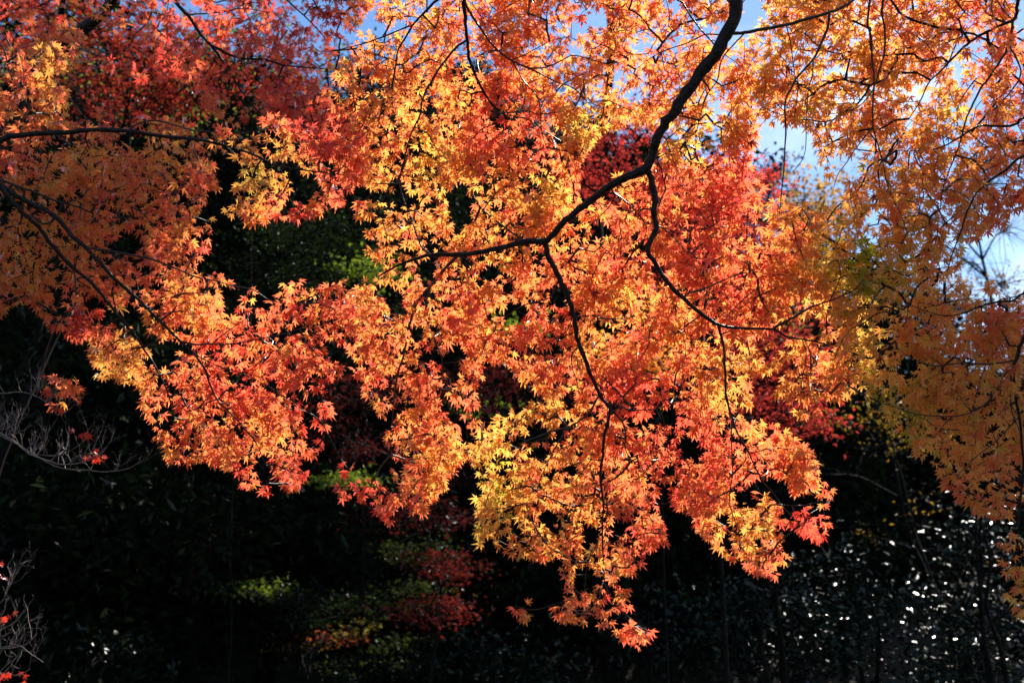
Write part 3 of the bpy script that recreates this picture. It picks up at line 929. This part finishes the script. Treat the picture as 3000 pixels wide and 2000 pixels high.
def wood(name, label, cat, x, d, trunk_r, blobs, tint, size, seed, mat=None, group=None, lean=(0, 0), top=None, bark=None, up=.6, aspect=.5,
         clump=.28, per=34, flat=.45, twigs=True, star=False, stems=1, carved=True, vary=.25, spread=.55, wob=.05):
    """A tree or shrub on the slope: trunk(s), limbs to each foliage mass, crown. blobs are (x, y, distance, (rx, ry, rz), leaves)."""
    base = px(x, 900, d)
    base[2] = float(ground_z(base[0], base[1])) - 0.05
    root = thing(name, label, cat, base, group)
    r = np.random.default_rng(seed)
    bl = [(px(b[0], b[1], b[2]), b[3], b[4]) for b in blobs]
    P, cents, wb = crown_points(bl, seed, clump, per, flat)
    C = np.array([b[0] for b in bl])
    zt = C[:, 2].max() if top is None else top
    zt = max(zt, base[2] + 0.4)
    for s in range(stems):
        off = np.array([r.normal(0, .12) * (s > 0), r.normal(0, .12) * (s > 0), 0])
        h = zt - base[2]
        mid = np.array([lean[0], lean[1], 0])
        pts = [base + off + mid * t + np.array([0, 0, h * t]) + r.normal(0, wob, 3) * h * .25 * (t > 0) for t in np.linspace(0, 1, 6)]
        tp, tr = smooth_path(pts, np.linspace(trunk_r, trunk_r * .3, 6), 4, 0.04, seed + s)
        V, F = tube(tp, tr, 8)
        mesh_obj("trunk" if trunk_r > .04 else "stem", V, F, bark or M_TRUNK, root, smooth=True)
    for (c, rad, n), cc in zip(bl, cents):
        k = int(np.clip(np.searchsorted(tp[:, 2], c[2] - 0.35 * np.linalg.norm(c[:2] - tp[-1, :2]) - .2), 1, len(tp) - 1))
        a = tp[k]
        m1 = (a + c) / 2 + np.array([0, 0, .08 * np.linalg.norm(c - a)]) + r.normal(0, .05, 3) * np.linalg.norm(c - a)
        lp, lr = smooth_path([a, m1, c], [tr[k] * .7 + .004, tr[k] * .4 + .004, .008], 4, 0.1, seed + k)
        acc = Acc()
        acc.add(*tube(lp, lr, 5))
        if twigs and len(cc) > 1:
            j = r.integers(len(lp) // 2, len(lp), len(cc))
            acc.add(*segs(lp[j], cc, np.full(len(cc), .006), np.full(len(cc), .003), 4))
        acc.build("limb", bark or M_TRUNK, root)
    if carved:
        kp = carve(P)
        P, wb = P[kp], wb[kp]
    n = len(P)
    tn = np.array(tint, float)
    if tn.ndim == 2:
        f = np.clip(0.5 + 0.35 * noise2(P[:, 0], P[:, 2] * 1.4 + P[:, 1], seed + 4, 1.3) + r.normal(0, .22, n), 0, 1)
        tc = tn[0] * (1 - f[:, None]) + tn[1] * f[:, None]
    else:
        tc = np.repeat(tn[None], n, 0)
    for bi, b in enumerate(blobs):
        if len(b) > 5:
            tc[wb == bi] = b[5]  # per-spray tint; sunlit sprays get extra brightness in the leaf colour
    tc = tc * np.clip(1 + r.normal(0, vary, n), .4, 1.7)[:, None]
    sz = size * r.uniform(.7, 1.3, n)
    if star:
        nr = norm(norm(P - CAM) * .35 + np.array([0, 0, .6]) + r.normal(0, .4, (n, 3)))
        ax = norm(GRAV * .6 + r.normal(0, .7, (n, 3)))
        V, F, Cc = place_leaves(P, ax, nr, sz, tc, r.integers(8, 11, n))
    else:
        V, F, Cc = leaf_cards(P, sz, tc, seed + 9, up, aspect, .12, spread)
    mesh_obj("crown", V, F, mat or M_BGLEAF, root, tint=Cc)
    return root


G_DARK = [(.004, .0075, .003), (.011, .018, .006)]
G_MID = [(.016, .03, .010), (.045, .07, .015)]
G_LIME = [(.10, .16, .02), (.22, .28, .03)]
CRIM = [(.19, .014, .014), (.46, .04, .028)]
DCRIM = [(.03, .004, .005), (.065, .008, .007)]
GOLD = [(.14, .08, .007), (.22, .13, .012)]
RUST = [(.25, .13, .03), (.45, .25, .06)]
LIT_LIME = (.13, .18, .015)  # green of sunlit sprays, with the light brightened into the tint
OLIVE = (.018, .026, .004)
LIT_SCARLET = (.10, .010, .007)  # red of sunlit sprays, lighter than the same tree's shaded leaves
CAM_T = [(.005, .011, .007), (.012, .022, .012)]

# spots the sun reaches
for f in [(1830, 1100, 4.25, .30), (1750, 1200, 4.25, .25), (1900, 845, 4.2, .2), (1750, 900, 4.2, .3), (60, 200, 4.6, .3), (480, 980, 4.2, .4), (600, 800, 4.2, .4), (1300, 700, 4.3, .7), (1500, 950, 4.3, .5),
          (850, 630, 9.5, .34), (350, 130, 8.4, .3), (140, 890, 4.1, .15), (160, 110, 10.6, .4), (420, 230, 10.6, .3), (800, 1100, 9.5, .25), (615, 1342, 10, .22), (960, 1265, 10, .35), (965, 1340, 10, .25), (1040, 1300, 9.5, .30), (1015, 1400, 9.5, .32),
          (770, 1450, 10, .3), (900, 1480, 10, .25), (1090, 935, 10, .25), (1200, 760, 10, .25), (1600, 440, 8, .8), (1440, 340, 8, .8), (1690, 460, 8, .6), (1800, 830, 8, .6), (1850, 970, 8, .4),
          (1510, 830, 8, .35), (2260, 1240, 11, .9), (2200, 1370, 11, .9), (2280, 1500, 11, 1.0), (1830, 1440, 11, .45), (1920, 1290, 11, .5), (2100, 1500, 11, .6),
          (230, 1500, 11, .35), (1140, 1545, 11, .25), (2170, 1260, 12, .3), (1980, 990, 12, .3)]:
    fleck(*f)

# the far wood on the slope, one mass
def far_wood():
    r = np.random.default_rng(77)
    n = 900
    x = r.uniform(-34, 34, n)
    y = r.uniform(19, 39, n)
    z = ground_z(x, y)
    keep = r.uniform(0, 1, n) < np.where(x > 9, .45, 1)
    c = np.stack([x, y, z + np.where(x > 6, .4, 1.0)], -1)[keep]
    m = 300
    who = np.repeat(np.arange(len(c)), m)
    rad = r.uniform(.7, 1.5, len(c))[who]
    P = c[who] + r.normal(0, .6, (len(who), 3)) * rad[:, None] * np.array([1, 1, .7])
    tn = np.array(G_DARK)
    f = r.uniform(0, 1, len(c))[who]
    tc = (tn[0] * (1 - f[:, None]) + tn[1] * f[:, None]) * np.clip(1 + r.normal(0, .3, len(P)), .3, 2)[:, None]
    k = carve(P)
    P, tc = P[k], tc[k]
    V, F, C = leaf_cards(P, .21 * r.uniform(.6, 1.3, len(P)), tc, 78)
    o = mesh_obj("far_wood", V, F, M_DARKLEAF, None, tint=C)
    o["kind"] = "stuff"
    o["label"] = "dark far wood covering the slope behind everything"


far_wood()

# tall evergreens closing the view
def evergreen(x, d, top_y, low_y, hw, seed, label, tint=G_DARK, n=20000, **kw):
    r = np.random.default_rng(seed)
    k = SW / LENS / 2352 * d
    nb = 7
    bl = []
    for i in range(nb):
        t = i / (nb - 1)
        y = top_y + (low_y - top_y) * t
        w = hw * (0.45 + 0.75 * math.sin(math.pi * (0.15 + .75 * t)))
        bl.append((x + r.normal(0, w * .35 / k), y, d + r.normal(0, .6), (w, w * .8, abs(low_y - top_y) * k / nb * 1.1), n // nb))
    return wood("evergreen_tree", label, "tree", x, d, .17, bl, tint, .15, seed, M_DARKLEAF, "evergreens closing the view", clump=.42, per=55, **kw)


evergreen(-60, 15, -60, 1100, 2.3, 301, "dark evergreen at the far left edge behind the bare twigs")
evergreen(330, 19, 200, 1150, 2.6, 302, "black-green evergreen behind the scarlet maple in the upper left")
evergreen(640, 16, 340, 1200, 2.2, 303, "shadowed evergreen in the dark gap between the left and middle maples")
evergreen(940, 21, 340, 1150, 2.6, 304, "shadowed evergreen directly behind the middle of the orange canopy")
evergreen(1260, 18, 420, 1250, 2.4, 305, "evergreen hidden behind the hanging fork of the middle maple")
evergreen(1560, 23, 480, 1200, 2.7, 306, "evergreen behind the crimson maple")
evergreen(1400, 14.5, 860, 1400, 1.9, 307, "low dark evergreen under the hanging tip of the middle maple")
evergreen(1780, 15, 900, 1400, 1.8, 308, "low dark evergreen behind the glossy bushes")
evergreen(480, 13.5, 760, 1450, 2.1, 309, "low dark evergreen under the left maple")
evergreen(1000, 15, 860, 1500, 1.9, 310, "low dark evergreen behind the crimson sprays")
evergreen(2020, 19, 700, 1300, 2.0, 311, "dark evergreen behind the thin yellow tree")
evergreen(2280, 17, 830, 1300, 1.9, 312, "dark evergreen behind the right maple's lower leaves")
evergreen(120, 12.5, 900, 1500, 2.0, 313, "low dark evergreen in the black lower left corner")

r_ = np.random.default_rng(5)
# dark conifer with a pointed top showing in the sky gap
bl = []
for i in range(9):
    t = i / 8
    bl.append((1775 + r_.normal(0, 6), 395 + 520 * t, 24, (.35 + 1.6 * t, .35 + 1.6 * t, .45), 420))
wood("conifer", "dark blue-green conifer tip standing in the sky gap", "tree", 1775, 24, .16, bl, [(.012, .022, .018), (.03, .045, .03)], .16, 331, M_DARKLEAF, aspect=.28, clump=.28)

# thin autumn trees against the sky on the right
wood("autumn_tree", "rusty gold tree with open crown beside the conifer", "tree", 1885, 18, .1,
     [(1850, 450, 18, (.55, .5, .5), 420), (1900, 500, 18, (.8, .6, .6), 700), (1960, 560, 18, (.8, .6, .6), 700), (1880, 590, 18, (.9, .6, .6), 700), (1960, 660, 18, (.8, .6, .7), 600), (2040, 620, 18, (.7, .6, .6), 400), (1900, 720, 18, (.9, .6, .7), 700)],
     RUST, .11, 332, per=18, clump=.22)
wood("autumn_tree", "thinly leaved pale brown tree against the sky at the right edge", "tree", 2290, 20, .06,
     [(2300, 400, 20, (.8, .6, .8), 500), (2220, 470, 20, (.8, .6, .7), 500), (2080, 470, 20, (.8, .6, .7), 420), (1990, 420, 20, (.6, .6, .5), 260), (2320, 520, 20, (.9, .6, .8), 420), (2210, 600, 20, (.9, .6, .7), 420), (2130, 540, 20, (.8, .6, .6), 280), (2310, 650, 20, (1, .6, .8), 520), (2060, 400, 21, (.8, .6, .6), 240), (2160, 700, 20, (1, .6, .8), 600)],
     [(.10, .07, .04), (.3, .17, .05)], .10, 333, per=9, clump=.24)
wood("tall_tree", "tall tree with a dark leaning trunk at the right edge", "tree", 2352, 13.2, .11,  # crown above the view is shaped and placed to shade the right maple
     [(2200, -185, 12.5, (.75, .8, .42), 2800), (2330, -165, 12.7, (.8, .9, .42), 3000), (2460, -150, 13, (.9, 1.0, .5), 1300), (2560, 420, 13.4, (.6, .5, .5), 260), (2600, 120, 13.2, (.7, .6, .6), 400)],
     RUST, .13, 334, clump=.3, lean=(.75, .2))
wood("tall_tree", "tall evergreen added to shade the upper left, crown above the view, trunk behind the middle canopy", "tree", 1400, 12.4, .12,  # added tree; its unseen crown casts shade on the left and upper-left leaves
     [(1400, -300, 11.8, (.75, .8, .5), 1700), (1490, -250, 12.0, (.5, .7, .5), 800), (1290, -330, 12.0, (.8, .8, .5), 600), (1420, -480, 12.2, (.9, .8, .6), 900)],
     G_DARK, .13, 335, M_DARKLEAF, clump=.3)
# crimson maple in the middle distance
wood("crimson_maple", "bright crimson maple glowing behind the middle canopy", "tree", 1640, 8.4, .022,
     [(1400, 345, 8, (.36, .3, .26), 420), (1450, 300, 8, (.3, .3, .22), 320), (1340, 420, 8, (.3, .3, .22), 260), (1500, 450, 8.1, (.45, .3, .25), 420), (1600, 420, 8, (.45, .35, .28), 600), (1690, 430, 8, (.36, .3, .3), 520),
      (1735, 405, 8.1, (.12, .2, .12), 80), (1650, 520, 8.2, (.5, .35, .3), 560), (1720, 580, 8.2, (.4, .3, .3), 420), (1600, 620, 8.2, (.6, .3, .3), 500), (1770, 720, 8.1, (.3, .3, .25), 300), (1775, 800, 8, (.36, .3, .28), 520),
      (1840, 860, 8, (.3, .3, .25), 380), (1810, 950, 8, (.3, .3, .22), 340), (1855, 990, 8, (.16, .2, .12), 150), (1700, 860, 8.2, (.4, .3, .3), 380)],
     CRIM, .034, 336, star=True, clump=.13, per=26, carved=True)
wood("maple_sapling", "small orange-leaved maple glimpsed through the middle canopy", "tree", 1505, 9.0, .014,
     [(1510, 830, 8.6, (.28, .25, .16), 320), (1450, 850, 8.6, (.2, .2, .12), 160), (1400, 800, 8.8, (.3, .25, .16), 200)], [(.7, .16, .03), (.85, .3, .04)], .034, 337, star=True, clump=.1, per=26)
wood("dark_red_maple", "deep red maple in shadow behind the scarlet one at upper left", "tree", -130, 9.2, .05,
     [(300, 215, 8.6, (.5, .4, .22), 520), (220, 185, 8.8, (.4, .4, .25), 360), (420, 205, 8.6, (.4, .4, .25), 420), (560, 130, 8.8, (.6, .4, .3), 560), (300, 60, 8.8, (.7, .4, .3), 560), (110, 40, 8.8, (.6, .4, .4), 460), (660, 70, 8.8, (.5, .4, .3), 360), (350, 130, 8.4, (.35, .3, .16), 360), (690, 240, 8.6, (.3, .3, .3), 300), (170, 250, 8.8, (.3, .3, .25), 200)],
     [(.14, .014, .01), (.36, .04, .02)], .036, 343, star=True, lean=(1.6, 0), clump=.14, per=28, flat=.4)
wood("olive_tree", "olive green tree with sky glinting through it, behind the scarlet maple", "tree", -100, 11, .05,
     [(160, 110, 10.6, (.5, .4, .4), 420), (420, 230, 10.6, (.5, .4, .4), 420), (520, 60, 10.8, (.7, .4, .5), 520), (80, 160, 10.8, (.5, .4, .4), 300), (640, 130, 10.8, (.5, .4, .4), 300)],
     [(.06, .08, .012), (.20, .20, .03)], .05, 344, lean=(1.4, 0), clump=.2, per=20)
# green maples of the understorey
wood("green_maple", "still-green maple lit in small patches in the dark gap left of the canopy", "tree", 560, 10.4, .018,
     [(846, 622, 9.5, (.2, .2, .14), 460, LIT_LIME), (790, 590, 9.8, (.4, .3, .16), 380), (700, 550, 10, (.5, .4, .2), 460), (610, 610, 10.2, (.5, .4, .2), 380), (810, 500, 10.2, (.4, .4, .3), 420), (640, 520, 10.4, (.5, .4, .25), 380), (720, 640, 10.2, (.5, .4, .15), 300), (950, 700, 10, (.3, .3, .2), 220), (1040, 480, 10.2, (.35, .3, .35), 300)],
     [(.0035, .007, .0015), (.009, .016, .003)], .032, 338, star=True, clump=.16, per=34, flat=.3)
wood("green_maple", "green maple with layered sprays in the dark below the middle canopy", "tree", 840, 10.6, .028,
     [(800, 1104, 9.6, (.22, .2, .07), 360, LIT_LIME), (615, 1342, 10, (.2, .2, .1), 170, LIT_LIME), (560, 1350, 10, (.3, .3, .08), 160), (700, 1370, 10, (.4, .3, .1), 260), (960, 1265, 10, (.42, .3, .12), 480, OLIVE), (970, 1345, 10, (.3, .3, .1), 300, OLIVE), (880, 1390, 10, (.5, .3, .12), 420), (920, 1480, 10, (.35, .3, .08), 220, OLIVE),
      (760, 1410, 10, (.45, .3, .1), 320), (850, 1530, 10, (.6, .3, .14), 420), (1090, 935, 10.2, (.2, .2, .1), 160, LIT_LIME), (1195, 760, 10.2, (.2, .2, .12), 150, LIT_LIME), (1130, 1180, 10.4, (.3, .3, .2), 220)],
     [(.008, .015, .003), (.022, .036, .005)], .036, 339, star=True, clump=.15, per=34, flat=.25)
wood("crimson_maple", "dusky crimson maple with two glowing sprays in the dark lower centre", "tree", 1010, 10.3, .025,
     [(1035, 1300, 9.5, (.22, .25, .16), 380, LIT_SCARLET), (1000, 1290, 9.7, (.3, .25, .1), 200), (1018, 1405, 9.5, (.24, .25, .15), 380, LIT_SCARLET), (950, 1390, 9.7, (.4, .3, .1), 260), (1120, 900, 9.8, (.6, .4, .3), 560), (1210, 870, 9.8, (.5, .4, .3), 420), (840, 900, 9.9, (.5, .4, .4), 560), (930, 1190, 9.9, (.6, .4, .12), 420), (800, 1010, 9.9, (.6, .4, .2), 460), (1090, 1060, 9.9, (.5, .4, .2), 360), (1030, 1170, 9.9, (.5, .4, .12), 300)],
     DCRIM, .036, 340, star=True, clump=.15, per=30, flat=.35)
wood("orange_maple", "low orange-leaved maple spray in the dark near the bottom", "tree", 740, 10.2, .015,
     [(750, 1462, 10, (.3, .2, .05), 170, (.26, .06, .015)), (810, 1440, 10, (.22, .2, .07), 180, (.17, .14, .02)), (690, 1480, 10.1, (.25, .2, .05), 80)], [(.10, .03, .006), (.12, .09, .012)], .036, 341, star=True, clump=.1, per=26, flat=.3)  # sunlit sprays carry a brighter painted tint than the rest
wood("yellow_tree", "slim forked tree with sparse yellow leaves in the shade at right", "tree", 2165, 12.6, .055,
     [(1960, 960, 12, (.5, .4, .25), 150), (2010, 1020, 12, (.5, .4, .25), 150), (2080, 1010, 12, (.5, .4, .25), 130), (2110, 1190, 12, (.45, .3, .2), 90), (2040, 1240, 12, (.5, .3, .15), 90), (1900, 1090, 12, (.5, .4, .2), 110), (2010, 930, 12, (.5, .4, .3), 160), (2180, 1260, 12, (.5, .3, .2), 120)],
     GOLD, .055, 342, clump=.14, per=9, lean=(-.9, 0), stems=2, top=3.9)


# ------------------------------------------------------------------ glossy camellia bushes
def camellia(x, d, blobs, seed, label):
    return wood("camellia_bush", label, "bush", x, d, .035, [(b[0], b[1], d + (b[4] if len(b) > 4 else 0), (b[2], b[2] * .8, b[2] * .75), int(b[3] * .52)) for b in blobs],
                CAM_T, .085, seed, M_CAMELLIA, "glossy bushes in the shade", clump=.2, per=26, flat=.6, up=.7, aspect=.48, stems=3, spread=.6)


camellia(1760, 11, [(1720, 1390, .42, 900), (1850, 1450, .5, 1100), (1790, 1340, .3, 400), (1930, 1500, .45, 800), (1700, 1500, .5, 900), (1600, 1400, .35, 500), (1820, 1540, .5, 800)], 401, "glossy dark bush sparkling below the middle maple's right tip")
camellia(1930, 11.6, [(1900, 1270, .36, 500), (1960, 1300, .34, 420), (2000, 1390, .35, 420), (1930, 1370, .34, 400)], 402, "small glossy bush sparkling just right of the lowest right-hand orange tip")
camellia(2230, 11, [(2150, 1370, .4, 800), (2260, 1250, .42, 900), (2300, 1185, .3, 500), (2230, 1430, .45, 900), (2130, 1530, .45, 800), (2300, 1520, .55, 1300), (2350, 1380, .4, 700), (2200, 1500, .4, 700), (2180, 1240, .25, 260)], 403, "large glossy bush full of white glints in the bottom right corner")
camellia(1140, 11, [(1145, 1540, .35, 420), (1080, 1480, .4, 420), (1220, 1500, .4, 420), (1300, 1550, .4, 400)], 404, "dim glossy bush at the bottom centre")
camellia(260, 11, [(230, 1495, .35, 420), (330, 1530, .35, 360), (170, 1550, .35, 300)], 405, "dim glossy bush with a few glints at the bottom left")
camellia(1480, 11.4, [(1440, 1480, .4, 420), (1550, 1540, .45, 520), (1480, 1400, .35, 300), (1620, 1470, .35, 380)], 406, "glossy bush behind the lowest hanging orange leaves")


# ------------------------------------------------------------------ bare twiggy shrubs at the left edge
def bare_shrub(label, base, stems, seed, flowers=()):
    root = thing("bare_shrub", label, "shrub", base, "bare shrubs at the left edge")
    r = np.random.default_rng(seed)
    for pts, r0, r1, d, ntw in stems:
        path = [np.array(base, float)] + [px(x, y, d) for x, y in pts]
        path.insert(1, (path[0] + path[1]) / 2 + np.array([-.25, 0, -.1]))
        R = np.concatenate([[.016, .011], np.linspace(r0, r1, len(pts)) * .75 * d * SW / LENS / 2352])
        P, R = smooth_path(path, R, 5, .12, seed)
        V0, F0 = tube(P, R, 6)
        A, Bb, ra, rb = [], [], [], []

        def shoot(p, d0, L, rad, lvl):
            n = 4 if lvl == 0 else 3
            for i in range(n):
                d0 = norm(d0 + np.array([0, 0, .22]) + r.normal(0, .24, 3))
                q = p + d0 * L / n * r.uniform(.6, 1.4)
                A.append(p); Bb.append(q); ra.append(rad); rb.append(rad * .85)
                rad *= .85
                p = q
                if lvl < 2 and r.random() < .75:
                    shoot(p, norm(d0 + r.normal(0, .55, 3)), L * r.uniform(.3, .55), rad * .75, lvl + 1)
        vis = np.nonzero((to_px(P)[0] > -40) & (np.arange(len(P)) > 14))[0]
        for i in r.choice(vis, ntw):
            dd = norm(np.array([r.normal(.25, .45), r.normal(0, .3), r.uniform(.4, 1.1)]))
            shoot(P[i], dd, r.uniform(.05, .14), min(R[i] * .75, .0022), 0)
        V1, F1 = segs(np.array(A), np.array(Bb), np.array(ra), np.array(rb), 4)
        mesh_obj("branch", np.vstack([V0, V1]), np.vstack([F0, F1 + len(V0)]), M_GREYTWIG, root, smooth=True)
    if flowers:
        pts = np.array([px(*f) for f in flowers])
        pts = np.repeat(pts, 5, 0) + r.normal(0, .014, (len(pts) * 5, 3))
        n = len(pts)
        V, F, C = place_leaves(pts, norm(GRAV + r.normal(0, .6, (n, 3))), norm(norm(pts - CAM) + r.normal(0, .5, (n, 3))), np.full(n, .022), np.repeat(np.array([[.7, .05, .02]]), n, 0), r.integers(8, 11, n))
        mesh_obj("withered_leaves", V, F, M_LEAF, root, tint=C)
    return root


bare_shrub("bare grey twiggy shrub curving across the dark beneath the left maple's drooping leaves", (-3.3, 3.9, 0.0),
           [([(-260, 900), (-60, 960), (0, 993), (27, 1010), (60, 1036), (77, 1046), (110, 1057), (140, 1066), (183, 1063), (213, 1053), (235, 1040)], 3.2, 1.2, 4.0, 22),
            ([(-240, 930), (-40, 985), (40, 1020), (110, 1062), (150, 1076), (200, 1079), (240, 1083), (293, 1076), (320, 1060)], 2.2, .9, 4.05, 10),
            ([(-240, 880), (-60, 895), (0, 903), (50, 900), (90, 913), (113, 930), (133, 952), (160, 940)], 2.2, 1, 4.0, 16),
            ([(-240, 900), (-50, 950), (0, 985), (30, 978)], 2, 1.2, 4.0, 6),
            ([(-240, 930), (0, 996), (60, 1034), (110, 1046), (150, 1040), (190, 1015), (215, 985)], 1.8, .8, 4.02, 8)],
           501, [(190, 994, 4.0), (205, 1050, 4.0), (218, 1044, 4.0), (232, 1048, 4.0)])
bare_shrub("bare grey twiggy shrub in the lower left corner", (-3.2, 3.8, 0.0),
           [([(-260, 1490), (-60, 1500), (0, 1489), (28, 1487), (64, 1476), (84, 1455)], 2.6, 1, 3.9, 12),
            ([(-260, 1470), (-60, 1460), (0, 1445), (30, 1430), (60, 1400)], 2.4, .9, 3.9, 7),
            ([(-260, 1460), (-50, 1420), (0, 1385), (20, 1350), (30, 1330)], 2, .9, 3.9, 8),
            ([(-260, 1490), (0, 1485), (40, 1480), (70, 1500), (100, 1520)], 1.5, .8, 3.9, 5),
            ([(-260, 1540), (-50, 1560), (0, 1545), (40, 1550), (70, 1535)], 2, .9, 3.9, 7)],
           502, [(12, 1420, 3.9), (5, 1548, 3.9), (0, 1555, 3.9), (45, 1567, 3.9), (0, 1320, 3.9), (0, 1290, 3.9)])
